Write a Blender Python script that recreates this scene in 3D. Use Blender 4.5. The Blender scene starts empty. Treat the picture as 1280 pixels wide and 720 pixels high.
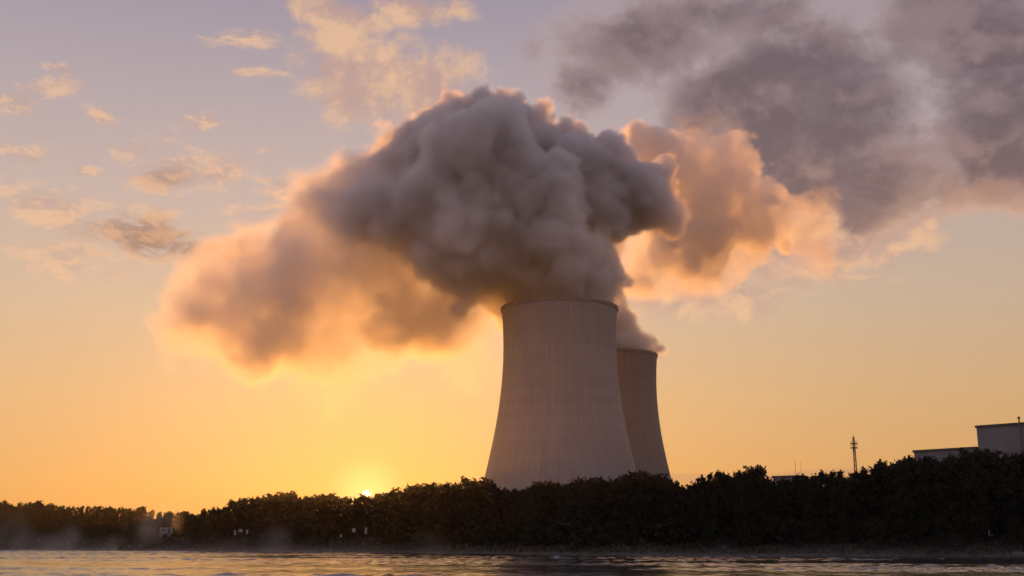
import bpy, bmesh, math, random
import numpy as np
from mathutils import Vector

SC = bpy.context.scene
COL = SC.collection
R = math.radians
random.seed(11)

# ------------------------------------------------------------------ camera
F, CY, PITCH = 1400.0, 317.0, math.atan(317.0 / 1400.0)
CAMZ = 4.0
cd = bpy.data.cameras.new('camera')
cam = bpy.data.objects.new('camera', cd)
COL.objects.link(cam)
cam.location = (0, 0, CAMZ)
cam.rotation_euler = (R(90) + PITCH, 0, 0)
cd.sensor_width = 36.0
cd.lens = 36.0 * F / 1280.0
cd.clip_start = 0.5
cd.clip_end = 30000
SC.camera = cam
_c, _s = math.cos(PITCH), math.sin(PITCH)


def ray(u, v):
    return Vector((u - 640.0, F * _c - (360 - v) * _s, F * _s + (360 - v) * _c))


def at(u, v, y):
    r = ray(u, v)
    k = y / r.y
    return Vector((r.x * k, y, CAMZ + r.z * k))


SUN = ray(458, 618).normalized()
SUN_EL = math.asin(SUN.z)
SUN_AZ = math.atan2(SUN.x, SUN.y)          # clockwise from +Y


# ------------------------------------------------------------------ helpers
def tag(o, label=None, cat=None, group=None, kind=None):
    if label: o['label'] = label
    if cat: o['category'] = cat
    if group: o['group'] = group
    if kind: o['kind'] = kind
    return o


def empty(name, loc=(0, 0, 0), rz=0.0):
    o = bpy.data.objects.new(name, None)
    COL.objects.link(o)
    o.location = loc
    o.rotation_euler = (0, 0, rz)
    o.empty_display_size = 1.0
    return o


def mesh_obj(name, verts, faces, mat, parent=None, smooth=False):
    me = bpy.data.meshes.new(name)
    me.from_pydata(verts, [], faces)
    me.materials.append(mat)
    if smooth:
        me.polygons.foreach_set('use_smooth', [True] * len(me.polygons))
    me.update()
    o = bpy.data.objects.new(name, me)
    COL.objects.link(o)
    if parent: o.parent = parent
    return o


class MB:
    """collects boxes and bars for one mesh"""
    def __init__(self): self.v, self.f = [], []

    def box(self, c, s, rz=0.0):
        n = len(self.v)
        ca, sa = math.cos(rz), math.sin(rz)
        for dx, dy, dz in ((-1,-1,-1),(1,-1,-1),(1,1,-1),(-1,1,-1),(-1,-1,1),(1,-1,1),(1,1,1),(-1,1,1)):
            x, y = dx*s[0]/2, dy*s[1]/2
            self.v.append((c[0]+x*ca-y*sa, c[1]+x*sa+y*ca, c[2]+dz*s[2]/2))
        for q in ((0,3,2,1),(4,5,6,7),(0,1,5,4),(1,2,6,5),(2,3,7,6),(3,0,4,7)):
            self.f.append(tuple(n+i for i in q))
        return self

    def tube(self, a, b, r0, r1=None, n=8):
        r1 = r0 if r1 is None else r1
        a, b = Vector(a), Vector(b)
        d = (b-a).normalized()
        u = d.orthogonal().normalized(); w = d.cross(u)
        k = len(self.v)
        for p, r in ((a, r0), (b, r1)):
            for i in range(n):
                t = 2*math.pi*i/n
                self.v.append(tuple(p + u*(r*math.cos(t)) + w*(r*math.sin(t))))
        for i in range(n):
            j = (i+1) % n
            self.f.append((k+i, k+j, k+n+j, k+n+i))
        self.f.append(tuple(k+i for i in reversed(range(n))))
        self.f.append(tuple(k+n+i for i in range(n)))
        return self

    def build(self, name, mat, parent=None, smooth=False):
        return mesh_obj(name, self.v, self.f, mat, parent, smooth)


def new_mat(name):
    m = bpy.data.materials.new(name)
    m.use_nodes = True
    return m, m.node_tree.nodes, m.node_tree.links, m.node_tree.nodes['Principled BSDF']


def plain(name, col, rough=0.7, var=0.25, scale=1.5, metallic=0.0):
    m, N, L, b = new_mat(name)
    b.inputs['Roughness'].default_value = rough
    b.inputs['Metallic'].default_value = metallic
    tc = N.new('ShaderNodeTexCoord')
    nz = N.new('ShaderNodeTexNoise'); nz.inputs['Scale'].default_value = scale; nz.inputs['Detail'].default_value = 5
    cr = N.new('ShaderNodeValToRGB')
    cr.color_ramp.elements[0].position = .3; cr.color_ramp.elements[1].position = .7
    cr.color_ramp.elements[0].color = (*[c*(1-var) for c in col], 1)
    cr.color_ramp.elements[1].color = (*[min(1, c*(1+var)) for c in col], 1)
    L.new(tc.outputs['Object'], nz.inputs['Vector'])
    L.new(nz.outputs['Fac'], cr.inputs['Fac'])
    L.new(cr.outputs['Color'], b.inputs['Base Color'])
    return m


def lin(r, g, b):
    f = lambda c: (c/255/12.92) if c/255 <= .04045 else ((c/255+.055)/1.055)**2.4
    return (f(r), f(g), f(b))


# ------------------------------------------------------------------ world: sky, glow and far clouds
def build_world():
    w = bpy.data.worlds.new('World')
    SC.world = w
    w.use_nodes = True
    nt = w.node_tree; N, L = nt.nodes, nt.links
    N.clear()
    out = N.new('ShaderNodeOutputWorld')

    def val(x):
        n = N.new('ShaderNodeValue'); n.outputs[0].default_value = x; return n.outputs[0]

    def math_(op, a, b=None, clamp=False):
        n = N.new('ShaderNodeMath'); n.operation = op; n.use_clamp = clamp
        for i, x in enumerate((a, b)):
            if x is None: continue
            if isinstance(x, (int, float)): n.inputs[i].default_value = x
            else: L.new(x, n.inputs[i])
        return n.outputs[0]

    def maprange(x, a, b, c=0.0, d=1.0, smooth=True):
        n = N.new('ShaderNodeMapRange'); n.interpolation_type = 'SMOOTHSTEP' if smooth else 'LINEAR'
        L.new(x, n.inputs['Value'])
        n.inputs['From Min'].default_value = a; n.inputs['From Max'].default_value = b
        n.inputs['To Min'].default_value = c; n.inputs['To Max'].default_value = d
        return n.outputs['Result']

    def mixc(f, a, b, mode='MIX'):
        n = N.new('ShaderNodeMix'); n.data_type = 'RGBA'; n.blend_type = mode
        if isinstance(f, (int, float)): n.inputs[0].default_value = f
        else: L.new(f, n.inputs[0])
        for i, x in ((6, a), (7, b)):
            if isinstance(x, tuple): n.inputs[i].default_value = (*x, 1)
            else: L.new(x, n.inputs[i])
        return n.outputs[2]

    def ramp(x, stops):
        n = N.new('ShaderNodeValToRGB')
        e = n.color_ramp.elements
        for i, (p, c) in enumerate(stops):
            if i < 2: k = e[i]; k.position = p
            else: k = e.new(p)
            k.color = (*c, 1)
        L.new(x, n.inputs['Fac'])
        return n.outputs['Color']

    sky = N.new('ShaderNodeTexSky'); sky.sky_type = 'NISHITA'; sky.sun_disc = False
    sky.sun_elevation = SUN_EL; sky.sun_rotation = SUN_AZ
    sky.air_density = 1.0; sky.dust_density = 1.5; sky.ozone_density = 1.0
    bg0 = N.new('ShaderNodeBackground'); bg0.inputs['Strength'].default_value = 0.01
    L.new(sky.outputs['Color'], bg0.inputs['Color'])

    tc = N.new('ShaderNodeTexCoord')
    D = tc.outputs['Generated']
    sep = N.new('ShaderNodeSeparateXYZ'); L.new(D, sep.inputs[0])
    x, y, z = sep.outputs
    dot = N.new('ShaderNodeVectorMath'); dot.operation = 'DOT_PRODUCT'
    L.new(D, dot.inputs[0]); dot.inputs[1].default_value = SUN
    cs = dot.outputs['Value']
    # angle to the sun in degrees
    ang = math_('MULTIPLY', math_('ARCCOSINE', math_('MINIMUM', cs, 1.0)), 180/math.pi)
    zc = math_('MAXIMUM', z, 0.0)

    # evening side
    west = ramp(zc, [
        (0.00, lin(228, 158, 88)), (0.045, lin(232, 170, 102)), (0.12, lin(228, 182, 130)),
        (0.20, lin(216, 187, 158)), (0.29, lin(200, 181, 174)), (0.38, lin(182, 169, 175)), (0.47, lin(160, 150, 168)), (1.0, lin(112, 112, 140))])
    east = ramp(zc, [
        (0.00, lin(142, 130, 145)), (0.12, lin(176, 156, 163)), (0.3, lin(168, 155, 168)), (1.0, lin(118, 114, 138))])
    side = maprange(ang, 35, 110)
    base = mixc(side, west, east)
    # right of the frame is a little greyer than the left
    greyer = maprange(x, 0.05, 0.45, 0.0, 0.55)
    base = mixc(greyer, base, mixc(1.0, base, (0.80, 0.82, 0.86), 'MULTIPLY'))
    # the glow round the sun
    gl1 = maprange(ang, 8.0, 0.0)
    gl2 = maprange(ang, 2.3, 0.2)
    base = mixc(math_('MULTIPLY', gl1, 0.33), base, lin(255, 188, 102))
    base = mixc(math_('MULTIPLY', gl2, .85), base, (1.05, 0.74, 0.27))

    # --- clouds: noise in azimuth / elevation, gathered round the directions where the clouds stand
    az = math_('ARCTAN2', x, y)
    el = math_('ARCSINE', z)
    cmb = N.new('ShaderNodeCombineXYZ'); L.new(az, cmb.inputs[0]); L.new(el, cmb.inputs[1])
    P = cmb.outputs[0]

    def noise(scale, detail, stretch, off, rough=0.6, dist=0.0, shift=(0, 0)):
        mp = N.new('ShaderNodeMapping'); L.new(P, mp.inputs['Vector'])
        mp.inputs['Scale'].default_value = (1, stretch, 1); mp.inputs['Location'].default_value = (off[0]+shift[0], off[1]+shift[1]*stretch, off[2])
        n = N.new('ShaderNodeTexNoise'); L.new(mp.outputs[0], n.inputs['Vector'])
        n.inputs['Scale'].default_value = scale; n.inputs['Detail'].default_value = detail
        n.inputs['Roughness'].default_value = rough; n.inputs['Distortion'].default_value = dist
        return n.outputs['Fac']

    def spot(u, v, ru, rv, tilt=0.0):
        r = ray(u, v).normalized()
        mp = N.new('ShaderNodeMapping'); mp.vector_type = 'TEXTURE'; L.new(P, mp.inputs['Vector'])
        mp.inputs['Location'].default_value = (math.atan2(r.x, r.y), math.asin(r.z), 0)
        mp.inputs['Rotation'].default_value = (0, 0, R(tilt))
        mp.inputs['Scale'].default_value = (ru/F, rv/F, 1)
        ln = N.new('ShaderNodeVectorMath'); ln.operation = 'LENGTH'; L.new(mp.outputs[0], ln.inputs[0])
        return maprange(ln.outputs['Value'], 1.0, 0.0)

    def union(spots):
        o = None
        for s, k in spots:
            t = math_('MULTIPLY', s, k)
            o = t if o is None else math_('MAXIMUM', o, t)
        return o

    sub = lambda a, b: math_('SUBTRACT', a, b)
    mul = lambda a, b: math_('MULTIPLY', a, b)
    add = lambda a, b: math_('ADD', a, b)
    big = ((6.5, 10, 1.15, (3.9, 2.3, 0), .56, .15), (19.0, 8, 1.25, (7.7, 4.2, 0), .60, .15))
    n_big, n_mid = noise(*big[0]), noise(*big[1])
    # the same noise a little nearer the sun: where it falls off that way the cloud is lit
    tow = (-.010, -.020)
    b_big, b_mid = noise(*big[0], shift=tow), noise(*big[1], shift=tow)
    n_small = noise(30.0, 9, 2.3, (1.2, 9.4, 0), .62, .5)
    b_small = noise(30.0, 9, 2.3, (1.2, 9.4, 0), .62, .5, shift=(-.004, -.010))
    n_tone = noise(10.0, 7, 1.5, (5.5, 2.5, 0), .58, .4)

    def cloud(shape, ks, ns):
        d = mul(shape, ks)
        for n_, k in ns:
            d = add(d, mul(sub(n_, .5), k))
        return d

    # bank of heavy cloud high on the right
    bank = union([(spot(1000, 130, 380, 220, 8), 1.2), (spot(1190, 60, 330, 190), 1.0), (spot(820, 60, 260, 130, 10), .85),
                  (spot(1060, 250, 320, 130, 14), 1.15), (spot(1270, 170, 240, 150), 1.0), (spot(735, 105, 120, 75), .8), (spot(930, 20, 320, 90), .85)])
    dens = cloud(bank, 1.15, ((n_big, 2.1), (n_mid, 1.05)))
    toward = cloud(bank, 1.15, ((b_big, 2.1), (b_mid, 1.05)))
    a_bank = mul(maprange(dens, .22, .70), maprange(bank, .02, .25))
    thick = maprange(dens, .35, 1.05)
    lit = maprange(sub(dens, toward), -.10, .30)
    low = maprange(el, .36, .20)            # near the sun's height the bank glows
    edge = mixc(low, lin(186, 166, 168), lin(236, 178, 134))
    core = mixc(low, lin(108, 90, 97), lin(130, 102, 96))
    glow_ = mixc(low, lin(150, 126, 128), lin(220, 158, 116))
    col_ = mixc(mul(lit, .8), core, glow_)
    col_ = mixc(maprange(n_tone, .42, .66, 0, .45), col_, mixc(low, lin(150, 132, 138), lin(186, 146, 128)))
    base = mixc(mul(a_bank, .95), base, mixc(thick, edge, col_))

    # soft bright cloud behind the steam and right under the bank
    br = union([(spot(450, 95, 150, 100, -15), 1.0), (spot(540, 110, 120, 90), .9), (spot(410, 15, 150, 40, -12), .85), (spot(560, 80, 110, 60), .55), (spot(520, 10, 140, 40), .6), (spot(1000, 320, 180, 70), .85),
                (spot(1110, 305, 150, 60, 10), .8), (spot(880, 370, 170, 60), .85), (spot(420, 215, 70, 44, 20), .6), (spot(700, 300, 300, 140), .75), (spot(500, 420, 260, 120), .5), (spot(990, 290, 110, 60), .9)])
    db = cloud(br, 1.0, ((n_mid, 1.9), (n_big, .5)))
    tb_ = cloud(br, 1.0, ((b_mid, 1.9), (b_big, .5)))
    a_br = mul(maprange(db, .22, .80), maprange(br, .02, .3))
    br_col = mixc(maprange(sub(db, tb_), -.24, .30), lin(196, 162, 152), lin(240, 194, 154))
    base = mixc(mul(a_br, .85), base, br_col)

    # small ragged clouds on the left
    sm = union([(spot(190, 295, 130, 60, -8), 1.1), (spot(285, 314, 80, 36), 1.0), (spot(70, 268, 140, 56, -12), .9), (spot(240, 215, 150, 46, 12), .95),
                (spot(360, 235, 90, 40), .8), (spot(310, 50, 100, 22, 6), .85), (spot(325, 90, 60, 18), .8), (spot(125, 145, 46, 28), .85), (spot(60, 110, 80, 28, 8), .75),
                (spot(80, 86, 50, 18), .7), (spot(20, 190, 80, 28), .75), (spot(250, 150, 60, 22, 14), .75), (spot(180, 185, 70, 26, 14), .75), (spot(110, 215, 44, 16), .65),
                (spot(90, 325, 190, 54), .65), (spot(20, 125, 60, 34), .7), (spot(950, 368, 110, 20), .7), (spot(1080, 345, 100, 28), .6), (spot(840, 472, 60, 10), .5), (spot(330, 265, 140, 60), .6), (spot(20, 245, 90, 30), .7)])
    ds = cloud(sm, 1.0, ((n_small, 2.1), (n_mid, .5)))
    ts_ = cloud(sm, 1.0, ((b_small, 2.1), (b_mid, .5)))
    a_sm = mul(maprange(ds, .25, .95), maprange(sm, .02, .3))
    dark_at = union([(spot(190, 300, 130, 56), 1.0), (spot(285, 318, 80, 34), 1.0), (spot(210, 225, 110, 30), .5)])
    sm_col = mixc(maprange(sub(ds, ts_), -.25, .25), lin(198, 166, 154), lin(238, 194, 158))
    sm_col = mixc(mul(maprange(ds, .45, .95), dark_at), sm_col, mixc(maprange(sub(ds, ts_), -.2, .3), lin(146, 116, 106), lin(206, 152, 116)))
    base = mixc(mul(a_sm, .82), base, sm_col)

    # thin flat haze bank low over the plant
    lowb = union([(spot(1010, 598, 150, 14, 4), 1.0), (spot(860, 598, 60, 9), .9)])
    base = mixc(math_('MULTIPLY', maprange(lowb, 0.05, 0.5), 0.75), base, lin(206, 152, 112))

    # the sun itself, half a degree wide
    disc = maprange(ang, 0.28, 0.10)
    base = mixc(disc, base, (3.6, 2.7, 1.2))

    # below the horizon
    base = mixc(maprange(z, -0.002, -0.03), base, (0.05, 0.045, 0.04))
    bg1 = N.new('ShaderNodeBackground'); bg1.inputs['Strength'].default_value = 0.90
    L.new(base, bg1.inputs['Color'])
    add = N.new('ShaderNodeAddShader')
    L.new(bg0.outputs[0], add.inputs[0]); L.new(bg1.outputs[0], add.inputs[1])
    L.new(add.outputs[0], out.inputs['Surface'])
    w.cycles.sampling_method = 'MANUAL'
    w.cycles.sample_map_resolution = 512


build_world()
sl = bpy.data.lights.new('sun', 'SUN')
sl.energy = 2.8
sl.color = (1.0, 0.37, 0.05)
sl.angle = R(0.5)
so = bpy.data.objects.new('sun', sl); COL.objects.link(so)
so.location = (0, 300, 500)
so.rotation_euler = (-SUN).to_track_quat('-Z', 'Y').to_euler()

# ------------------------------------------------------------------ bank line and ground
BANK = [(-2600, 900), (-900, 640), (-480, 570), (-300, 562), (-233, 552), (-186, 543), (-172, 500), (-150, 492), (-109, 462), (-52, 413), (0, 374), (37, 334), (79, 315), (137, 307), (250, 300), (500, 292), (2600, 260)]
_bx = np.array([p[0] for p in BANK]); _by = np.array([p[1] for p in BANK])


def bank_y(x): return float(np.interp(x, _bx, _by))


PROFILE = [(-4000, -2.5), (-300, -2.5), (-60, -2.2), (-12, -1.0), (-3, -.35), (0, .0), (2.5, .7), (5, 1.2), (9, 2.0), (14, 3.0), (20, 4.1), (27, 5.2), (36, 5.9), (50, 6.0), (80, 6.0), (140, 6.0), (300, 6.0), (700, 6.0), (2000, 6.0), (12000, 6.0)]
_po = np.array([p[0] for p in PROFILE]); _pz = np.array([p[1] for p in PROFILE])


def ground_z(x, y): return float(np.interp(y - bank_y(x), _po, _pz))


soil = plain('bank_soil', (0.045, 0.045, 0.022), .9, .4, .35)
rnd = random.Random(5)
xs = [-2600, -1600, -900] + list(np.arange(-500, 320, 4.0)) + [420, 700, 1200, 2600]
gv, gf = [], []
for i, xx in enumerate(xs):
    for o_, z_ in PROFILE:
        j = 0 if (o_ < -20 or o_ > 60) else 1
        yy = bank_y(xx) + o_ + j*rnd.uniform(-.8, .8) if o_ > -3999 else -3000
        gv.append((xx, yy, z_ + j*rnd.uniform(-.18, .18)))
np_ = len(PROFILE)
for i in range(len(xs)-1):
    for j in range(np_-1):
        gf.append((i*np_+j, (i+1)*np_+j, (i+1)*np_+j+1, i*np_+j+1))
g = mesh_obj('ground', gv, gf, soil, smooth=True)
tag(g, 'dark earth and turf of the far river bank and the flat land behind it', kind='structure')


# ------------------------------------------------------------------ river
def build_river():
    X = np.concatenate([[-2600, -900, -400], np.arange(-262, 200, 1.0), [320, 700, 2600]])
    Y = np.concatenate([[-3000, -200, 0, 50], np.arange(95, 545, .55), [640, 1000]])
    gx, gy = np.meshgrid(X, Y, indexing='ij')
    rg = np.random.default_rng(3)
    z = np.zeros_like(gx)
    for k in range(46):
        lam = 2.0 * (1.036 ** k) if k < 34 else rg.uniform(1.9, 3.2)
        th = rg.normal(math.pi/2, 1.1)
        kx, ky = 2*math.pi/lam*math.cos(th), 2*math.pi/lam*math.sin(th)
        z += (0.0052*lam**.9) * np.sin(kx*gx + ky*gy + rg.uniform(0, 6.28))
    # gusts: patches of rougher and smoother water
    pat = np.zeros_like(gx)
    for k in range(9):
        kx, ky = rg.normal(0, .035), rg.normal(0, .07)
        pat += np.sin(kx*gx + ky*gy + rg.uniform(0, 6.28))
    z *= np.clip(1.0 + .34*pat, .3, 2.2)
    inner = (gx > -262) & (gx < 199) & (gy > 94) & (gy < 545)
    z = np.where(inner, z, 0.0)
    nx, ny = gx.shape
    me = bpy.data.meshes.new('river')
    co = np.stack([gx, gy, z], -1).reshape(-1, 3).astype(np.float32)
    idx = np.arange(nx*ny).reshape(nx, ny)
    q = np.stack([idx[:-1, :-1], idx[1:, :-1], idx[1:, 1:], idx[:-1, 1:]], -1).reshape(-1, 4)
    me.vertices.add(len(co)); me.vertices.foreach_set('co', co.ravel())
    me.loops.add(q.size); me.loops.foreach_set('vertex_index', q.ravel().astype(np.int32))
    me.polygons.add(len(q)); me.polygons.foreach_set('loop_start', np.arange(0, q.size, 4, dtype=np.int32))
    me.polygons.foreach_set('use_smooth', np.ones(len(q), dtype=bool))
    me.update(calc_edges=True)
    m, N, L, b = new_mat('river_water')
    b.inputs['Base Color'].default_value = (0.030, 0.032, 0.024, 1)
    b.inputs['Roughness'].default_value = 0.10
    b.inputs['IOR'].default_value = 3.0
    tc = N.new('ShaderNodeTexCoord')
    mp = N.new('ShaderNodeMapping'); mp.inputs['Scale'].default_value = (1.0, .4, 1.0)
    nz = N.new('ShaderNodeTexNoise'); nz.inputs['Scale'].default_value = 1.3; nz.inputs['Detail'].default_value = 4; nz.inputs['Roughness'].default_value = .6
    bp = N.new('ShaderNodeBump'); bp.inputs['Strength'].default_value = .7; bp.inputs['Distance'].default_value = .12
    L.new(tc.outputs['Object'], mp.inputs['Vector']); L.new(mp.outputs[0], nz.inputs['Vector'])
    L.new(nz.outputs['Fac'], bp.inputs['Height']); L.new(bp.outputs[0], b.inputs['Normal'])
    me.materials.append(m)
    o = bpy.data.objects.new('river', me); COL.objects.link(o)
    tag(o, 'rippled river water shining with the colours of the sunset', kind='structure')


build_river()


# ------------------------------------------------------------------ cooling towers
def concrete(name, col, ribs, rings):
    m, N, L, b = new_mat(name)
    b.inputs['Roughness'].default_value = .85
    tc = N.new('ShaderNodeTexCoord')
    sp = N.new('ShaderNodeSeparateXYZ'); L.new(tc.outputs['Object'], sp.inputs[0])
    a = N.new('ShaderNodeMath'); a.operation = 'ARCTAN2'; L.new(sp.outputs[1], a.inputs[0]); L.new(sp.outputs[0], a.inputs[1])
    # weather streaks running down the shell: noise stretched along the height
    cb = N.new('ShaderNodeCombineXYZ')
    s1 = N.new('ShaderNodeMath'); s1.operation = 'MULTIPLY'; s1.inputs[1].default_value = 11.0; L.new(a.outputs[0], s1.inputs[0])
    s2 = N.new('ShaderNodeMath'); s2.operation = 'MULTIPLY'; s2.inputs[1].default_value = .012; L.new(sp.outputs[2], s2.inputs[0])
    L.new(s1.outputs[0], cb.inputs[0]); L.new(s2.outputs[0], cb.inputs[1])
    n1 = N.new('ShaderNodeTexNoise'); n1.inputs['Scale'].default_value = 1.6; n1.inputs['Detail'].default_value = 6; L.new(cb.outputs[0], n1.inputs['Vector'])
    n2 = N.new('ShaderNodeTexNoise'); n2.inputs['Scale'].default_value = .03; n2.inputs['Detail'].default_value = 6; L.new(tc.outputs['Object'], n2.inputs['Vector'])
    ad = N.new('ShaderNodeMath'); ad.operation = 'ADD'; L.new(n1.outputs['Fac'], ad.inputs[0]); L.new(n2.outputs['Fac'], ad.inputs[1])
    # lift joints of the casting, one pale line each few metres
    ri = N.new('ShaderNodeMath'); ri.operation = 'MULTIPLY'; ri.inputs[1].default_value = rings; L.new(sp.outputs[2], ri.inputs[0])
    fr = N.new('ShaderNodeMath'); fr.operation = 'FRACT'; L.new(ri.outputs[0], fr.inputs[0])
    fl = N.new('ShaderNodeMath'); fl.operation = 'FLOOR'; L.new(ri.outputs[0], fl.inputs[0])
    wn = N.new('ShaderNodeTexWhiteNoise'); wn.noise_dimensions = '1D'; L.new(fl.outputs[0], wn.inputs['W'])
    m3 = N.new('ShaderNodeMath'); m3.operation = 'MULTIPLY_ADD'; m3.inputs[1].default_value = .22; L.new(wn.outputs['Value'], m3.inputs[0]); L.new(ad.outputs[0], m3.inputs[2])
    cr = N.new('ShaderNodeValToRGB')
    cr.color_ramp.elements[0].position = .70; cr.color_ramp.elements[1].position = 1.45 if False else 1.0
    ml = N.new('ShaderNodeMath'); ml.operation = 'MULTIPLY'; ml.inputs[1].default_value = .75; L.new(m3.outputs[0], ml.inputs[0])
    cr.color_ramp.elements[0].color = (*[c*.90 for c in col], 1); cr.color_ramp.elements[1].color = (*[c*1.07 for c in col], 1)
    L.new(ml.outputs[0], cr.inputs['Fac']); L.new(cr.outputs['Color'], b.inputs['Base Color'])
    rb = N.new('ShaderNodeMath'); rb.operation = 'MULTIPLY'; rb.inputs[1].default_value = ribs; L.new(a.outputs[0], rb.inputs[0])
    sn = N.new('ShaderNodeMath'); sn.operation = 'SINE'; L.new(rb.outputs[0], sn.inputs[0])
    bp = N.new('ShaderNodeBump'); bp.inputs['Strength'].default_value = .22; bp.inputs['Distance'].default_value = .25
    L.new(sn.outputs[0], bp.inputs['Height']); L.new(bp.outputs[0], b.inputs['Normal'])
    return m


GZ = 6.0


def tower_r(z): return 37.0*math.sqrt(1+((z-128)/97.0)**2)


def tower(x, y, mat, rim_mat, label):
    t = empty('cooling_tower', (x, y, GZ))
    n, rows = 144, 60
    zs = [GZ - .4 + (152.6-(GZ-.4))*k/(rows-1) for k in range(rows)]
    v, f = [], []
    for zz in zs:
        r = tower_r(zz)
        for i in range(n):
            th = 2*math.pi*i/n
            v.append((r*math.cos(th), r*math.sin(th), zz-GZ))
    for zz in reversed(zs):
        r = tower_r(zz) - .9
        for i in range(n):
            th = 2*math.pi*i/n
            v.append((r*math.cos(th), r*math.sin(th), zz-GZ))
    R2 = 2*rows
    for k in range(R2):
        for i in range(n):
            j = (i+1) % n
            k2 = (k+1) % R2
            f.append((k*n+i, k*n+j, k2*n+j, k2*n+i))
    mesh_obj('shell', v, f, mat, t, True)
    # stiffening ring that closes the shell at the top
    v, f = [], []
    sec = [(.55, 152.0), (.65, 154.0), (-1.5, 154.0), (-1.5, 152.0)]
    for i in range(n):
        th = 2*math.pi*i/n
        for dr, zz in sec:
            r = tower_r(153) + dr
            v.append((r*math.cos(th), r*math.sin(th), zz-GZ))
    for i in range(n):
        j = (i+1) % n
        for k in range(4):
            k2 = (k+1) % 4
            f.append((i*4+k, j*4+k, j*4+k2, i*4+k2))
    mesh_obj('rim', v, f, rim_mat, t)
    tag(t, label, 'cooling tower', 'cooling towers of the power station')
    return t


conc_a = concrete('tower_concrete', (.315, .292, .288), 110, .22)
conc_b = concrete('tower_concrete_dark', (.235, .207, .19), 110, .16)  # rear tower: a darker, browner tone of the same concrete
rim_m = plain('tower_rim_concrete', (.22, .20, .18), .85, .2, .2)
T1 = (31.3, 725.0); T2 = (81.5, 916.0)
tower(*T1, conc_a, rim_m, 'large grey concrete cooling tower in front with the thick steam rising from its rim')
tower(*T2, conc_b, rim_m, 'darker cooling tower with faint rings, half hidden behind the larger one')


# ------------------------------------------------------------------ steam: density grids computed here, stored on a mesh and turned into a fog volume
class Grid:
    def __init__(self, lo, hi, cell, seed):
        self.lo = np.array(lo, float); self.cell = np.broadcast_to(np.array(cell, float), 3)
        self.n = np.maximum(2, np.ceil((np.array(hi)-self.lo)/self.cell).astype(int)+1)
        self.hi = self.lo + (self.n-1)*self.cell
        self.rng = np.random.default_rng(seed)
        self.ax = [self.lo[i] + np.arange(self.n[i])*self.cell[i] for i in range(3)]

    def noise(self, size, squash=(1, 1, 1)):
        """one octave of smooth noise, blob size in metres, about unit variance"""
        W, ms = [], []
        for i in range(3):
            p = (self.ax[i]-self.lo[i])/(size*squash[i]) + self.rng.uniform(0, 1)
            m = int(p.max())+5
            k = np.floor(p).astype(int); t = p-k
            w = np.zeros((len(p), m), np.float32); r = np.arange(len(p))
            w[r, k] = (1-t)**3/6; w[r, k+1] = (3*t**3-6*t**2+4)/6
            w[r, k+2] = (-3*t**3+3*t**2+3*t+1)/6; w[r, k+3] = t**3/6
            W.append(w); ms.append(m)
        a = self.rng.normal(0, 1, ms).astype(np.float32)
        a = np.tensordot(W[0], a, (1, 0))
        a = np.moveaxis(np.tensordot(W[1], a, (1, 1)), 0, 1)
        a = np.moveaxis(np.tensordot(W[2], a, (1, 2)), 0, 2)
        return a/0.33

    def fbm(self, size, octs, gain=.5, squash=(1, 1, 1), billow=False):
        s, k, tot = 0, 1.0, 0
        for i in range(octs):
            o = self.noise(size/2**i, squash)
            s = s + k*(np.abs(o) if billow else o)
            tot += k*k if not billow else k
            k *= gain
        return s/(math.sqrt(tot) if not billow else tot)

    def blobs(self, spheres, warp, smooth=4.0):
        """smooth union of spheres as a signed distance field (negative inside)"""
        sdf = np.full(self.n, 60.0, np.float32)
        for c, r in spheres:
            pad = r+45
            i0 = [max(0, int((c[i]-pad-self.lo[i])/self.cell[i])) for i in range(3)]
            i1 = [min(int(self.n[i]), int((c[i]+pad-self.lo[i])/self.cell[i])+2) for i in range(3)]
            if any(i1[i] <= i0[i] for i in range(3)): continue
            sl_ = tuple(slice(i0[i], i1[i]) for i in range(3))
            X = self.ax[0][sl_[0], None, None]-c[0]+warp[0][sl_]
            Yy = self.ax[1][None, sl_[1], None]-c[1]+warp[1][sl_]
            Z = self.ax[2][None, None, sl_[2]]-c[2]+warp[2][sl_]
            d = np.sqrt(X*X+Yy*Yy+Z*Z)-r
            s = sdf[sl_]
            h = np.clip(.5+.5*(s-d)/smooth, 0, 1)
            sdf[sl_] = s*(1-h)+d*h-smooth*h*(1-h)
        return sdf


def steam_material(name, density, aniso, color, step):
    m = bpy.data.materials.new(name); m.use_nodes = True
    N, L = m.node_tree.nodes, m.node_tree.links
    N.clear()
    o = N.new('ShaderNodeOutputMaterial')
    v = N.new('ShaderNodeVolumePrincipled')
    v.inputs['Color'].default_value = (*color, 1)
    v.inputs['Density'].default_value = density
    v.inputs['Anisotropy'].default_value = aniso
    L.new(v.outputs[0], o.inputs['Volume'])
    m.cycles.volume_step_rate = step
    return m


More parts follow.
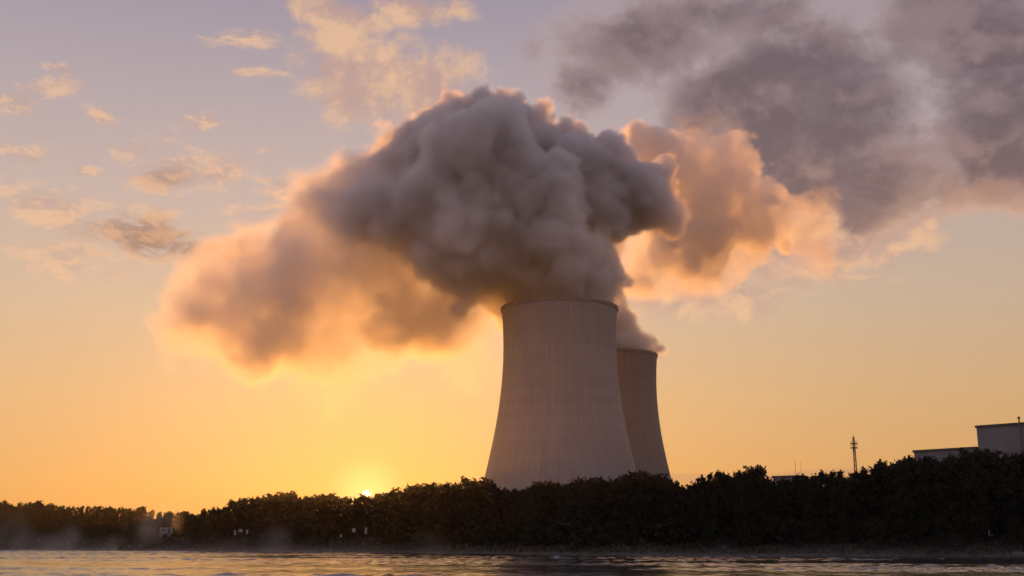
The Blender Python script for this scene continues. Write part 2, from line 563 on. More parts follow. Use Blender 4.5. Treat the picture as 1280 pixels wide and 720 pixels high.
def grid_volume(name, G, dens, mat):
    n = [int(k) for k in G.n]
    me = bpy.data.meshes.new(name)
    N_ = n[0]*n[1]*n[2]
    me.vertices.add(N_)
    co = np.empty((n[2], n[1], n[0], 3), np.float32)
    co[..., 0] = G.ax[0][None, None, :]; co[..., 1] = G.ax[1][None, :, None]; co[..., 2] = G.ax[2][:, None, None]
    me.vertices.foreach_set('co', co.ravel())
    at_ = me.attributes.new('steam', 'FLOAT', 'POINT')
    at_.data.foreach_set('value', np.ascontiguousarray(np.transpose(dens, (2, 1, 0)), dtype=np.float32).ravel())
    me.materials.append(mat)
    o = bpy.data.objects.new(name, me); COL.objects.link(o)
    ng = bpy.data.node_groups.new(name+'_volume', 'GeometryNodeTree')
    ng.interface.new_socket('Geometry', in_out='INPUT', socket_type='NodeSocketGeometry')
    ng.interface.new_socket('Geometry', in_out='OUTPUT', socket_type='NodeSocketGeometry')
    A, L = ng.nodes, ng.links
    gi, go = A.new('NodeGroupInput'), A.new('NodeGroupOutput')
    pos = A.new('GeometryNodeInputPosition')
    sub = A.new('ShaderNodeVectorMath'); sub.operation = 'SUBTRACT'; sub.inputs[1].default_value = G.lo
    sc = A.new('ShaderNodeVectorMath'); sc.operation = 'MULTIPLY'; sc.inputs[1].default_value = 1/G.cell
    L.new(pos.outputs[0], sub.inputs[0]); L.new(sub.outputs[0], sc.inputs[0])
    sx = A.new('ShaderNodeSeparateXYZ'); L.new(sc.outputs[0], sx.inputs[0])
    rs = []
    for i in range(3):
        r_ = A.new('ShaderNodeMath'); r_.operation = 'ROUND'; L.new(sx.outputs[i], r_.inputs[0])
        c_ = A.new('ShaderNodeClamp'); c_.inputs['Min'].default_value = 0; c_.inputs['Max'].default_value = n[i]-1
        L.new(r_.outputs[0], c_.inputs[0]); rs.append(c_.outputs[0])
    a = A.new('ShaderNodeMath'); a.operation = 'MULTIPLY_ADD'; L.new(rs[2], a.inputs[0]); a.inputs[1].default_value = n[1]; L.new(rs[1], a.inputs[2])
    b = A.new('ShaderNodeMath'); b.operation = 'MULTIPLY_ADD'; L.new(a.outputs[0], b.inputs[0]); b.inputs[1].default_value = n[0]; L.new(rs[0], b.inputs[2])
    na = A.new('GeometryNodeInputNamedAttribute'); na.data_type = 'FLOAT'; na.inputs['Name'].default_value = 'steam'
    si = A.new('GeometryNodeSampleIndex'); si.data_type = 'FLOAT'; si.domain = 'POINT'
    L.new(gi.outputs[0], si.inputs['Geometry']); L.new(na.outputs[0], si.inputs['Value']); L.new(b.outputs[0], si.inputs['Index'])
    vc = A.new('GeometryNodeVolumeCube')
    vc.inputs['Min'].default_value = G.lo; vc.inputs['Max'].default_value = G.hi
    for i, k in enumerate('XYZ'): vc.inputs['Resolution '+k].default_value = n[i]
    L.new(si.outputs[0], vc.inputs['Density'])
    sm = A.new('GeometryNodeSetMaterial'); sm.inputs['Material'].default_value = mat
    L.new(vc.outputs[0], sm.inputs[0]); L.new(sm.outputs[0], go.inputs[0])
    md = o.modifiers.new('volume', 'NODES'); md.node_group = ng
    return o


def px_sphere(u, v, r, y):
    p = at(u, v, y)
    depth = p.y*_c + (p.z-CAMZ)*_s
    return (p.x, p.y, p.z), r*depth/F


def children(spheres, rg, per=9, lo=.28, hi=.5):
    out = []
    for c, r in spheres:
        out.append((c, r))
        for k in range(per):
            d = rg.normal(0, 1, 3); d[1] *= .8; d /= np.linalg.norm(d)
            rr = r*rg.uniform(lo, hi)
            out.append((tuple(np.array(c)+d*(r-rr*.25)), rr))
    return out


sstep = lambda a, b, x: (lambda t: t*t*(3-2*t))(np.clip((x-a)/(b-a), 0, 1))

CELL = 1.5


ARM, VEIL, ARM_SEED = .28, .05, 7


def border(G, d, w=12.0):
    """thins the steam out before the walls of its grid"""
    for i in (0, 1, 2):
        a = G.ax[i]
        k = sstep(0, w, a-G.lo[i])*sstep(0, w, G.hi[i]-a) if i < 2 else sstep(0, w, G.hi[i]-a)
        sh = [1, 1, 1]; sh[i] = len(a)
        d = d*k.reshape(sh).astype(np.float32)
    return d


def front_plume():
    G = Grid((-288, 645, 84), (130, 884, 332), CELL, 21)
    rg = np.random.default_rng(8)
    dense = [(699, 380, 56, 725), (684, 352, 54, 722), (664, 322, 60, 716), (624, 330, 38, 748), (590, 318, 42, 742), (692, 314, 40, 692), (728, 336, 22, 698), (738, 352, 13, 710),
             (600, 280, 78, 698), (548, 262, 58, 698), (640, 238, 66, 692), (578, 232, 54, 698), (690, 232, 40, 702), (500, 285, 44, 712), (640, 300, 76, 706),
             (622, 158, 36, 775), (590, 178, 36, 775), (548, 200, 40, 778), (514, 226, 42, 780), (474, 246, 36, 782), (675, 190, 34, 772), (716, 200, 34, 768), (756, 226, 38, 764),
             (790, 246, 42, 764), (745, 260, 50, 752), (820, 268, 28, 768), (655, 160, 22, 772), (466, 288, 32, 716), (450, 266, 26, 770), (560, 220, 70, 770), (640, 210, 60, 765), (720, 240, 50, 755)]
    dense = [px_sphere(*b) for b in dense]
    warp = [G.fbm(34, 2)*3.6 for _ in range(3)]
    sd = G.blobs(children(dense, rg, 11), warp, 3.0)
    sd = sd - 9.5*(G.fbm(27, 3, .6, billow=True)-.55) - 5.2*(G.fbm(10, 3, .62, billow=True)-.55)
    # towards the left and low down the billows fray into the arm
    old = sstep(-38, -118, G.ax[0][:, None, None] + .35*(G.ax[2][None, None, :]-200) + 14*G.fbm(40, 3))
    body = sstep(1.2 + 4*old, -4.2 - 15*old, sd + old*(4 + 8*G.fbm(18, 4, .65)))*(1-.5*old)
    # tattered arm drifting off to the left
    G.rng = np.random.default_rng(ARM_SEED); rg = np.random.default_rng(ARM_SEED+50)
    thin = [(480, 322, 62, 748), (532, 345, 64, 742), (582, 362, 50, 735), (617, 374, 32, 730), (430, 352, 78, 778), (445, 300, 78, 765), (400, 330, 80, 790), (345, 362, 74, 812), (295, 385, 60, 832), (425, 398, 70, 800),
            (485, 382, 66, 780), (360, 408, 56, 820), (262, 398, 42, 838), (540, 395, 42, 770), (425, 258, 46, 780), (310, 350, 46, 815), (380, 290, 48, 792)]
    thin = [px_sphere(*b) for b in thin]
    warp2 = [G.fbm(70, 3)*6 for _ in range(3)]
    st = G.blobs(children(thin, rg, 7, .3, .55), warp2, 14.0)
    f = G.fbm(30, 5, .62, (1.2, 1, 1))
    bl = G.fbm(26, 5, .66, (1.3, 1.3, 1), billow=True)
    arm = sstep(3, -11, st + 5.5*f - 6*(bl-.55))
    arm = arm*(.30 + .70*sstep(-1.4, 2.2, .6*G.fbm(44, 2) + 1.6*f + 2.2*(bl-.55))**1.6)
    fine = G.fbm(13, 3, .6)
    arm = arm*(.55+.45*sstep(-1.3, 1.3, fine))*1.2
    # thin rags that trail below the arm
    veil = [(560, 425, 64, 800), (455, 445, 66, 805), (600, 400, 40, 770), (335, 425, 55, 825), (510, 455, 46, 805), (400, 455, 44, 810), (280, 420, 40, 835)]
    veil = [px_sphere(*b) for b in veil]
    sv = G.blobs(veil, warp2, 16.0)
    vl = sstep(6, -22, sv + 10*G.fbm(24, 5, .62, (1, 1, 2.0)))*sstep(-.9, 1.6, G.fbm(22, 5, .65, (1, 1, 1.8)))
    d = body + (1-body)*(arm*ARM + vl*VEIL)
    d = border(G, d)
    # inside the tower mouth it stays inside the shell
    X, Yy, Z = G.ax[0][:, None, None]-T1[0], G.ax[1][None, :, None]-T1[1], G.ax[2][None, None, :]
    rad = np.sqrt(X*X+Yy*Yy)
    d = np.where((Z < 155) & (rad < 41), np.where(rad < 34.5, d, 0), d)
    d = d*sstep(136, 146, Z) + d*(rad > 45)*(1-sstep(136, 146, Z))
    # nothing spills down the front of the shell
    d = d*(1 - sstep(74, 42, rad)*(rad > 36)*sstep(34, 6, Yy)*(1-sstep(155, 168, Z)))
    return G, d


def rear_plume():
    G = Grid((26, 845, 128), (300, 1000, 396), 1.7, 33)
    rg = np.random.default_rng(18)
    dense = [(764, 440, 46, 916), (768, 424, 34, 912), (788, 430, 15, 900), (768, 404, 19, 900), (745, 385, 36, 905), (735, 330, 40, 900), (835, 280, 40, 915), (800, 205, 30, 915), (840, 215, 36, 915), (865, 250, 40, 918),
             (870, 285, 44, 920), (905, 235, 36, 925), (800, 185, 22, 918), (925, 215, 22, 928), (935, 262, 30, 928), (960, 268, 20, 930)]
    dense = [px_sphere(*b) for b in dense]
    warp = [G.fbm(36, 2)*4.5 for _ in range(3)]
    sd = G.blobs(children(dense, rg, 10), warp, 3.5)
    sd = sd - 11*(G.fbm(28, 4, .62, billow=True)-.55) - 4.5*(G.fbm(10, 2, .6, billow=True)-.55)
    X, Yy, Z = G.ax[0][:, None, None]-T2[0], G.ax[1][None, :, None]-T2[1], G.ax[2][None, None, :]
    young = 1-sstep(165, 215, Z)
    body = sstep(1.2, -4, sd)*(.32*(1-young) + .9*young)
    thin = [(790, 300, 46, 910), (780, 350, 34, 908), (840, 320, 58, 920), (800, 350, 48, 915), (890, 320, 52, 930), (860, 345, 42, 930), (940, 290, 46, 935), (870, 250, 66, 930), (985, 285, 34, 940), (1010, 300, 30, 945), (915, 340, 38, 935)]
    thin = [px_sphere(*b) for b in thin]
    warp2 = [G.fbm(60, 3)*7 for _ in range(3)]
    st = G.blobs(children(thin, rg, 7, .3, .55), warp2, 12.0)
    f = G.fbm(32, 5, .62); bl = G.fbm(26, 5, .66, (1.3, 1.3, 1), billow=True)
    arm = sstep(4, -13, st + 7*f - 8*(bl-.55))*(.06+.94*sstep(-1.2, 2.2, .6*G.fbm(44, 2)+1.5*f + 1.6*(bl-.55))**1.5)
    d = np.maximum(body, arm*.24)
    d = border(G, d, 16)
    rad = np.sqrt(X*X+Yy*Yy)
    d = np.where((Z < 155) & (rad < 41), np.where(rad < 34.5, d, 0), d)
    d = d*(1 - sstep(74, 42, rad)*(rad > 36)*sstep(34, 6, Yy)*(1-sstep(153, 160, Z)))
    d = d*(1 - sstep(225, 205, Z)*(1-sstep(3.5, -4, X-(39-(Z-152)*.8)-9*(G.fbm(16, 3, .6, billow=True)-.5)-3*G.fbm(9, 2))))       # the young steam leans to the left
    d = d*sstep(140, 148, Z)
    return G, d


steam_a = steam_material('steam', .30, .58, (.985, .967, .95), 1.4)
G1, D1 = front_plume()
o = grid_volume('steam_plume', G1, D1, steam_a)
tag(o, 'huge grey steam cloud billowing from the front tower with an orange arm drifting left', 'steam plume', kind='stuff')
G2, D2 = rear_plume()
o = grid_volume('steam_plume', G2, D2, steam_a)
tag(o, 'sunlit peach steam cloud rising from the rear tower and trailing right', 'steam plume', kind='stuff')


# ------------------------------------------------------------------ buildings
def prism(name, pts, z0, z1, mat, parent):
    n = len(pts)
    v = [(p[0], p[1], z0) for p in pts] + [(p[0], p[1], z1) for p in pts]
    f = [tuple(reversed(range(n))), tuple(range(n, 2*n))]
    for i in range(n):
        j = (i+1) % n
        f.append((i, j, n+j, n+i))
    return mesh_obj(name, v, f, mat, parent)


clad = plain('pale_cladding', (.23, .215, .225), .6, .10, .12)
clad2 = plain('grey_cladding', (.20, .185, .195), .6, .12, .15)
fascia = plain('dark_roof_edge', (.10, .08, .075), .7, .2, .4)
steel = plain('dark_steel', (.16, .14, .13), .55, .2, 1.0, .4)
redsteel = plain('red_painted_steel', (.22, .09, .07), .6, .2, 1.0)


def block(cat_label, corner, length, depth, top, mat, ang, extra=None, group=None, name='industrial_building'):
    """corner = left end of the face towards the river, which runs off at ANG (degrees from +X)"""
    t = empty(name, (corner[0], corner[1], GZ), R(ang))
    h = top-GZ
    w = prism('wall', [(0, 0), (length, 0), (length, depth), (0, depth)], -.5, h-1.1, mat, t)
    prism('roof', [(-.5, -.5), (length+.5, -.5), (length+.5, depth+.5), (-.5, depth+.5)], h-1.1, h, fascia, t)
    tag(t, cat_label, 'building', group)
    return t, h


tb, h = block('tall pale windowless power station block rising above the trees by the frame edge', (215, 520), 80, 60, 56.4, clad, -45)
p = MB().tube((20, -1.2, 20), (20, -1.2, h+1.7), .42, .34).tube((20, -1.2, h+1.6), (20, -1.2, h+2.5), .62, .62)
p.build('mast', steel, tb)
prism('rail', [(0.2, -.62), (70, -.62), (70, -.75), (0.2, -.75)], h-13.2, h-12.4, clad2, tb)
block('long low grey hall beside the tall pale block, its roof edge just above the treetops', (193.5, 543.4), 30.0, 40, 46.9, clad2, -45)
c0 = at(966, 595, 600)
sb, h = block('small grey flat roofed house among the treetops left of the lattice mast', (c0.x, c0.y), 14, 12, c0.z, clad2, -35)


# lattice mast with two round platforms
def lattice_mast():
    top = at(1066.5, 543, 600)
    t = empty('lattice_mast', (top.x, top.y, GZ))
    H = top.z-GZ
    hs = H-3.2
    w = lambda z: 2.0-1.2*z/hs
    m = MB()
    seg = 17
    C4 = ((-1, -1), (1, -1), (1, 1), (-1, 1))
    for k in range(seg):
        z0, z1 = hs*k/seg, hs*(k+1)/seg
        a, b = w(z0)/2, w(z1)/2
        for i in range(4):
            p, q = C4[i], C4[(i+1) % 4]
            m.tube((p[0]*a, p[1]*a, z0), (p[0]*b, p[1]*b, z1), .13, n=5)
            m.tube((p[0]*a, p[1]*a, z0), (q[0]*b, q[1]*b, z1), .08, n=4)
            m.tube((q[0]*a, q[1]*a, z0), (p[0]*b, p[1]*b, z1), .08, n=4)
            m.tube((p[0]*b, p[1]*b, z1), (q[0]*b, q[1]*b, z1), .08, n=4)
    m.build('lattice_shaft', redsteel, t)
    for z in (H-5.2, H-7.4):
        pl = MB().tube((0, 0, z), (0, 0, z+.45), 2.0, 2.0, 14)
        for i in range(10):
            th = 2*math.pi*i/10
            x, y = 1.9*math.cos(th), 1.9*math.sin(th)
            pl.tube((x, y, z+.45), (x, y, z+1.4), .05, n=4)
            x2, y2 = 1.9*math.cos(th+.628), 1.9*math.sin(th+.628)
            pl.tube((x, y, z+1.4), (x2, y2, z+1.4), .05, n=4)
        pl.build('platform', steel, t)
    d = MB().tube((-.6, -1.2, hs-5.6), (-.6, -1.6, hs-5.6), .7, .7, 12)
    d.build('dish', clad, t)
    MB().tube((0, 0, hs), (0, 0, hs+1.9), .6, .5, 8).build('antenna_drum', steel, t)
    MB().tube((0, 0, hs+1.9), (0, 0, H), .12, .06, 6).build('antenna_rod', steel, t)
    tag(t, 'slim red lattice radio mast with two round platforms above the treetops', 'radio mast')


lattice_mast()
for u, v, hh, lab in ((993.5, 573, 1.0, 'thin dark pole standing behind the treetops, the taller of two close together'),
                      (1000.5, 577, .7, 'thin faint pole just right of the taller dark one behind the treetops')):
    p = at(u, v, 600)
    t = empty('antenna_pole', (p.x, p.y, GZ))
    H = p.z-GZ
    MB().tube((0, 0, -.3), (0, 0, H*.6), .20*hh, .16*hh).build('pole', steel, t)
    MB().tube((0, 0, H*.6), (0, 0, H), .15*hh, .07*hh).build('rod', steel, t)
    tag(t, lab, 'pole')


# ------------------------------------------------------------------ trees
def leaf_mat(name, col, trans=.08):
    m, N, L, b = new_mat(name)
    b.inputs['Roughness'].default_value = .7; b.inputs['Specular IOR Level'].default_value = .2
    tc = N.new('ShaderNodeTexCoord')
    nz = N.new('ShaderNodeTexNoise'); nz.inputs['Scale'].default_value = .45; nz.inputs['Detail'].default_value = 3
    cr = N.new('ShaderNodeValToRGB'); cr.color_ramp.elements[0].position = .3; cr.color_ramp.elements[1].position = .7
    cr.color_ramp.elements[0].color = (*[c*.65 for c in col], 1); cr.color_ramp.elements[1].color = (*[c*1.4 for c in col], 1)
    L.new(tc.outputs['Object'], nz.inputs['Vector']); L.new(nz.outputs['Fac'], cr.inputs['Fac'])
    L.new(cr.outputs['Color'], b.inputs['Base Color'])
    tr = N.new('ShaderNodeBsdfTranslucent'); L.new(cr.outputs['Color'], tr.inputs['Color'])
    mx = N.new('ShaderNodeMixShader'); mx.inputs[0].default_value = trans
    L.new(b.outputs[0], mx.inputs[1]); L.new(tr.outputs[0], mx.inputs[2])
    L.new(mx.outputs[0], N['Material Output'].inputs['Surface'])
    return m


LEAF = [leaf_mat('dark_leaves', (.017, .018, .008)), leaf_mat('olive_leaves', (.022, .020, .008)), leaf_mat('green_leaves', (.016, .021, .008))]
BARK = plain('bark', (.055, .042, .032), .9, .3, 2.0)


def tree_proto(name, H, W, kind, seed, leaf):
    """unit objects at the origin: empty > trunk, crown. H metres high, W wide"""
    rg = random.Random(seed)
    t = empty(name)
    tr = MB()
    th = H*(.62 if kind != 'shrub' else .3)
    if kind != 'shrub':
        lean = (rg.uniform(-.03, .03)*H, rg.uniform(-.03, .03)*H)
        pts = [(0, 0, -.6)] + [(lean[0]*k/4+rg.uniform(-.1, .1), lean[1]*k/4+rg.uniform(-.1, .1), th*k/4) for k in range(1, 5)]
        for k in range(4):
            tr.tube(pts[k], pts[k+1], H*.020*(1-.19*k), H*.020*(1-.19*(k+1)), 7)
    lobes = []
    nl = {'round': 30, 'tall': 26, 'loose': 34, 'shrub': 12}[kind]
    z0 = {'round': .16, 'tall': .12, 'loose': .18, 'shrub': .0}[kind]*H
    for k in range(nl):
        q = (k+.5)/nl
        z = z0 + (H*.93-z0)*q**.85
        s = (z-z0)/(H-z0)
        if kind == 'tall': prof = .55+.45*math.sin(math.pi*min(1, .2+s*.85))
        elif kind == 'loose': prof = max(.25, math.sin(math.pi*min(1, .18+s*.72)))
        elif kind == 'shrub': prof = math.sqrt(max(.05, 1-s*s))
        else: prof = math.sqrt(max(.06, 1-(2*s*.92-.80)**2/1.45))
        a = k*2.399+rg.uniform(-.5, .5)
        rr = W/2*prof*rg.uniform(.25, .82)
        lr = W*rg.uniform(.13, .22)*(1-.35*s)
        if kind == 'loose' and s > .6: lr *= .7
        c = (rr*math.cos(a), rr*math.sin(a), min(z, H-lr*.8))
        lobes.append((c, lr))
        if kind != 'shrub':
            zb = min(th, max(z0*.8, c[2]-rr*.8-lr*.5)); q_ = zb/th*4; i_ = min(3, int(q_)); q_ -= i_
            b0 = tuple(pts[i_][j]*(1-q_)+pts[i_+1][j]*q_ for j in range(3))
            tr.tube(b0, c, H*.007, H*.002, 5)
    v, f = [], []

    def leaf_quad(p, sz):
        n = Vector((rg.gauss(0, 1), rg.gauss(0, 1), rg.gauss(0, 1))).normalized()
        a = n.orthogonal().normalized(); b = n.cross(a)
        w = rg.uniform(.45, .8)
        k = len(v)
        for ca, cb in ((-1, 0), (-.1, w), (1, .1), (.1, -w)):
            v.append((p[0]+(a.x*ca+b.x*cb)*sz, p[1]+(a.y*ca+b.y*cb)*sz, p[2]+(a.z*ca+b.z*cb)*sz))
        f.append((k, k+1, k+2, k+3))

    per = {'round': 210, 'tall': 200, 'loose': 130, 'shrub': 150}[kind]
    for c, lr in lobes:
        # twig clusters on the lobe, so that the outline is ragged
        tw = []
        for _ in range(11):
            d = Vector((rg.gauss(0, 1), rg.gauss(0, 1), rg.gauss(0, .9))).normalized()*lr*rg.uniform(.5, 1.12)
            tw.append((c[0]+d.x, c[1]+d.y, c[2]+d.z*.85))
        for i in range(per):
            if i % 4 == 0:
                d = Vector((rg.gauss(0, 1), rg.gauss(0, 1), rg.gauss(0, 1))).normalized()*lr*rg.uniform(0, .8)
                p = (c[0]+d.x, c[1]+d.y, c[2]+d.z)
            else:
                q = tw[rg.randrange(len(tw))]; g_ = lr*.24
                p = (q[0]+rg.gauss(0, g_), q[1]+rg.gauss(0, g_), q[2]+rg.gauss(0, g_))
            if p[2] < -.2: continue
            leaf_quad(p, rg.uniform(.22, .48))
    # single shoots that stand out of the top
    if kind != 'shrub':
        for _ in range(54 if kind == 'loose' else 22):
            c, lr = lobes[rg.randrange(nl//2, nl)]
            d = Vector((rg.gauss(0, .5), rg.gauss(0, .5), 1)).normalized()
            L_ = lr*(rg.uniform(1.2, 2.7) if kind == 'loose' else rg.uniform(1.0, 2.0))
            e = (c[0]+d.x*L_, c[1]+d.y*L_, min(c[2]+d.z*L_, H*rg.uniform(.96, 1.06)))
            tr.tube(c, e, .05, .02, 4)
            for i in range(16):
                q = rg.uniform(.45, 1.0)
                p = tuple(c[j]+(e[j]-c[j])*q+rg.gauss(0, .16) for j in range(3))
                leaf_quad(p, rg.uniform(.16, .32))
        tr.build('trunk', BARK, t, True)
    else:
        for k in range(5):
            a = rg.uniform(0, 6.28)
            tr.tube((0, 0, -.3), (W*.3*math.cos(a), W*.3*math.sin(a), H*.6), .06, .02, 5)
        tr.build('stems', BARK, t)
    mesh_obj('crown', v, f, leaf, t)
    t['h'] = H
    return t


KINDS = {
    'round': [tree_proto('broadleaf_tree', 16, 10.5, 'round', 1, LEAF[0]), tree_proto('broadleaf_tree', 16, 9.0, 'round', 2, LEAF[1]), tree_proto('broadleaf_tree', 16, 11.5, 'round', 3, LEAF[2])],
    'tall': [tree_proto('tall_tree', 19, 6.2, 'tall', 4, LEAF[0]), tree_proto('tall_tree', 19, 7.2, 'tall', 5, LEAF[2])],
    'loose': [tree_proto('sparse_tree', 17, 8.0, 'loose', 6, LEAF[1]), tree_proto('sparse_tree', 17, 9.0, 'loose', 7, LEAF[0])],
    'shrub': [tree_proto('shrub', 4, 5.5, 'shrub', 8, LEAF[0]), tree_proto('shrub', 4, 6.5, 'shrub', 9, LEAF[2])],
}
HGT = {k: v[0]['h'] for k, v in KINDS.items()}
used = set()
for lst in KINDS.values():
    for o in lst: del o['h']


def plant(kind, x, y, height, rz, wide, label, cat, group, variant):
    p = KINDS[kind][variant % len(KINDS[kind])]
    if p.name in used:
        t = p.copy(); COL.objects.link(t)
        for ch in p.children:
            c = ch.copy(); COL.objects.link(c); c.parent = t
    else:
        t = p; used.add(p.name)
    t.location = (x, y, ground_z(x, y)-.1)
    t.rotation_euler = (0, 0, rz)
    s = height/HGT[kind]
    t.scale = (s*wide, s*wide, s)
    tag(t, label, cat, group)
    return t


SKY = [(-160, 622), (-60, 626), (0, 625), (60, 627), (100, 630), (150, 632), (190, 634), (205, 640), (222, 636), (240, 638), (262, 632), (285, 630), (300, 621), (330, 615), (350, 613), (368, 619), (385, 620), (410, 616), (432, 621),
       (446, 619), (452, 616), (458, 620.5), (464, 617), (472, 617), (484, 616), (500, 610), (530, 601), (545, 604), (560, 603), (575, 605), (590, 597), (605, 602), (625, 606), (650, 609), (665, 606), (690, 597), (715, 602), (740, 592), (765, 598), (790, 587), (815, 588),
       (840, 595), (855, 603), (868, 605), (880, 592), (897, 586), (915, 590), (935, 582), (948, 584), (958, 599), (966, 606), (982, 605), (989, 593), (1010, 590), (1030, 588), (1040, 582), (1050, 587), (1065, 593), (1080, 586), (1105, 576), (1125, 573), (1145, 570),
       (1165, 575), (1180, 573), (1200, 567), (1215, 563), (1240, 560), (1260, 567), (1280, 565), (1340, 560), (1440, 556)]
_su = np.array([s[0] for s in SKY]); _sv = np.array([s[1] for s in SKY])


def skyline(u): return float(np.interp(u, _su, _sv))


def spot_on_bank(u, off):
    y = 420.0
    for _ in range(30):
        x = (u-640)/1428.0*y
        y = .5*y + .5*(bank_y(x)+off)
    return (u-640)/1428.0*y, y


ZONES = [(-999, 205, 'dark tree in the misty wood at the far left', 'trees of the misty wood at the left'),
         (205, 300, 'dark low tree between the misty wood and the sunlit grove', 'low trees left of the setting sun'),
         (300, 440, 'dark rounded tree in the grove left of the setting sun', 'trees of the grove left of the sun'),
         (440, 480, 'dark low tree right below the setting sun', 'trees below the setting sun'),
         (480, 600, 'dark tree between the setting sun and the front cooling tower', 'trees between sun and tower'),
         (600, 845, 'dark bushy tree in front of the cooling towers', 'trees in front of the cooling towers'),
         (845, 960, 'dark ragged tree just right of the cooling towers', 'trees right of the cooling towers'),
         (960, 1090, 'dark spindly tree in front of the small grey house and lattice mast', 'trees in front of house and mast'),
         (1090, 1999, 'tall dark tree in front of the pale power station blocks', 'trees before the power station blocks')]


def zone(u):
    for a, b, l, g_ in ZONES:
        if a <= u < b: return l, g_


ON_BANK = (295, 302, 310, 427, 443, 458, 1235)


def near_thing(u): return any(abs(u-k) < 16 for k in ON_BANK)


rt = random.Random(77)
cnt = 0
# first row: its tops draw the skyline
u = -150.0
while u < 1430:
    left = u < 205
    off = rt.uniform(60, 100) if left else rt.uniform(58, 75) if u < 236 else rt.uniform(36, 44) if near_thing(u) else rt.uniform(16, 34)
    x, y = spot_on_bank(u, off)
    vt = skyline(u) + rt.uniform(-1.5, 3.5)
    top = at(u, vt, y).z
    hgt = top-ground_z(x, y)
    kind = 'round'
    r_ = rt.random()
    if 860 < u < 1070: kind = 'loose' if r_ < .75 else 'round'
    elif u >= 1070: kind = ('round', 'round', 'loose', 'tall')[int(r_*4)]
    elif left: kind = ('round', 'tall', 'tall', 'loose')[int(r_*4)]
    else: kind = ('round', 'round', 'round', 'loose')[int(r_*4)]
    lab, grp = zone(u)
    plant(kind, x, y, hgt, rt.uniform(0, 6.28), rt.uniform(.85, 1.15), lab, 'tree', grp, cnt)
    cnt += 1
    u += rt.uniform(8, 13) if left else rt.uniform(11, 18)
# rows behind and a lower storey in front that close the wood
u = -160.0
while u < 1440:
    left = u < 205
    off = rt.uniform(95, 130) if left else rt.uniform(80, 100) if u < 240 else rt.uniform(44, 62)
    x, y = spot_on_bank(u, off)
    top = at(u, skyline(u)+rt.uniform(5, 14), y).z
    lab, grp = zone(u)
    plant('tall' if rt.random() < .35 else 'round', x, y, top-ground_z(x, y), rt.uniform(0, 6.28), rt.uniform(1.0, 1.3), lab, 'tree', grp, cnt)
    cnt += 1
    u += rt.uniform(13, 20)
for row in range(3):
  u = -160.0
  while u < 1440:
    left = u < 190
    off = rt.uniform(40, 62) if left else rt.uniform(11, 18)
    if row == 1: off = rt.uniform(62, 75) if left else rt.uniform(62, 72) if u < 240 else rt.uniform(38, 44)
    elif row == 2: off = rt.uniform(78, 95) if left else rt.uniform(74, 84) if u < 240 else rt.uniform(46, 58)
    elif 186 < u < 236: off = rt.uniform(50, 60)
    elif any(abs(u-k) < 15 for k in ON_BANK): off = rt.uniform(31, 35)
    x, y = spot_on_bank(u, off)
    plant('shrub', x, y, rt.uniform(4.5, 8.5) if not row else rt.uniform(7, 10), rt.uniform(0, 6.28), rt.uniform(.8, 1.2), 'dark shrub at the foot of the wood on the river bank', 'shrub', 'shrubs along the river bank', cnt)
    cnt += 1
    u += rt.uniform(17, 26)
print('trees', cnt)

# rough grass and weeds down the bank
gm, gfaces = [], []
rg = random.Random(4)
for _ in range(26000):
    x = rg.uniform(-290, 190)
    o_ = rg.uniform(.8, 34)
    y = bank_y(x)+o_
    z = ground_z(x, y)-.05
    h = rg.uniform(.3, 1.3); w = rg.uniform(.15, .4); a = rg.uniform(0, 3.14)
    dx, dy = w*math.cos(a), w*math.sin(a)
    k = len(gm)
    gm += [(x-dx, y-dy, z), (x+dx, y+dy, z), (x+rg.uniform(-.3, .3), y+rg.uniform(-.3, .3), z+h)]
    gfaces.append((k, k+1, k+2))
o = mesh_obj('grass', gm, gfaces, LEAF[1])
tag(o, 'rough dark grass and weeds covering the slope of the river bank', kind='stuff')


# ------------------------------------------------------------------ small things on the far bank
white = plain('white_paint', (.45, .44, .44), .5, .06, 3.0)
pale = plain('weathered_pale_boards', (.30, .285, .28), .7, .15, 2.0)
dark = plain('dark_timber', (.06, .05, .045), .8, .2, 3.0)
x, y = spot_on_bank(209, 40)
hut = empty('hut', (x, y, ground_z(x, y)), R(8))
MB().box((0, 0, 3.05), (5.2, 3.4, 2.9)).build('wall', pale, hut)
MB().box((0, 0, 4.62), (5.7, 3.9, .24)).build('roof', dark, hut)
MB().box((1.55, -1.73, 2.85), (.9, .06, 2.1)).build('door', dark, hut)
wn = MB().box((-1.0, -1.73, 3.3), (1.2, .06, .8)).build('window', dark, hut)
MB().box((0, -.3, 1.45), (5.9, 4.4, .22)).build('deck', dark, hut)
for px, py in ((-2.2, -1.6), (1.5, -1.6), (-2.2, 1.2), (1.5, 1.2)):
    MB().box((px, py, .55), (1.1, .7, 1.58)).build('footing', clad, hut)
tag(hut, 'small pale hut on footings at the edge of the misty wood', 'hut')


def marker(u, vtop, w, h, off, label, foot=False):
    x, y = spot_on_bank(u, off)
    z = ground_z(x, y)
    top = at(u, vtop, y).z - z
    t = empty('marker_board', (x, y, z))
    MB().tube((0, 0, -.4), (0, 0, top-h*.3), .07).build('post', dark, t)
    MB().box((0, -.11, top-h/2), (w, .06, h)).build('board', white, t)
    if foot: MB().box((.5, -.15, top-h-.12), (1.5, .3, .2)).build('foot_plank', white, t)
    tag(t, label, 'marker')


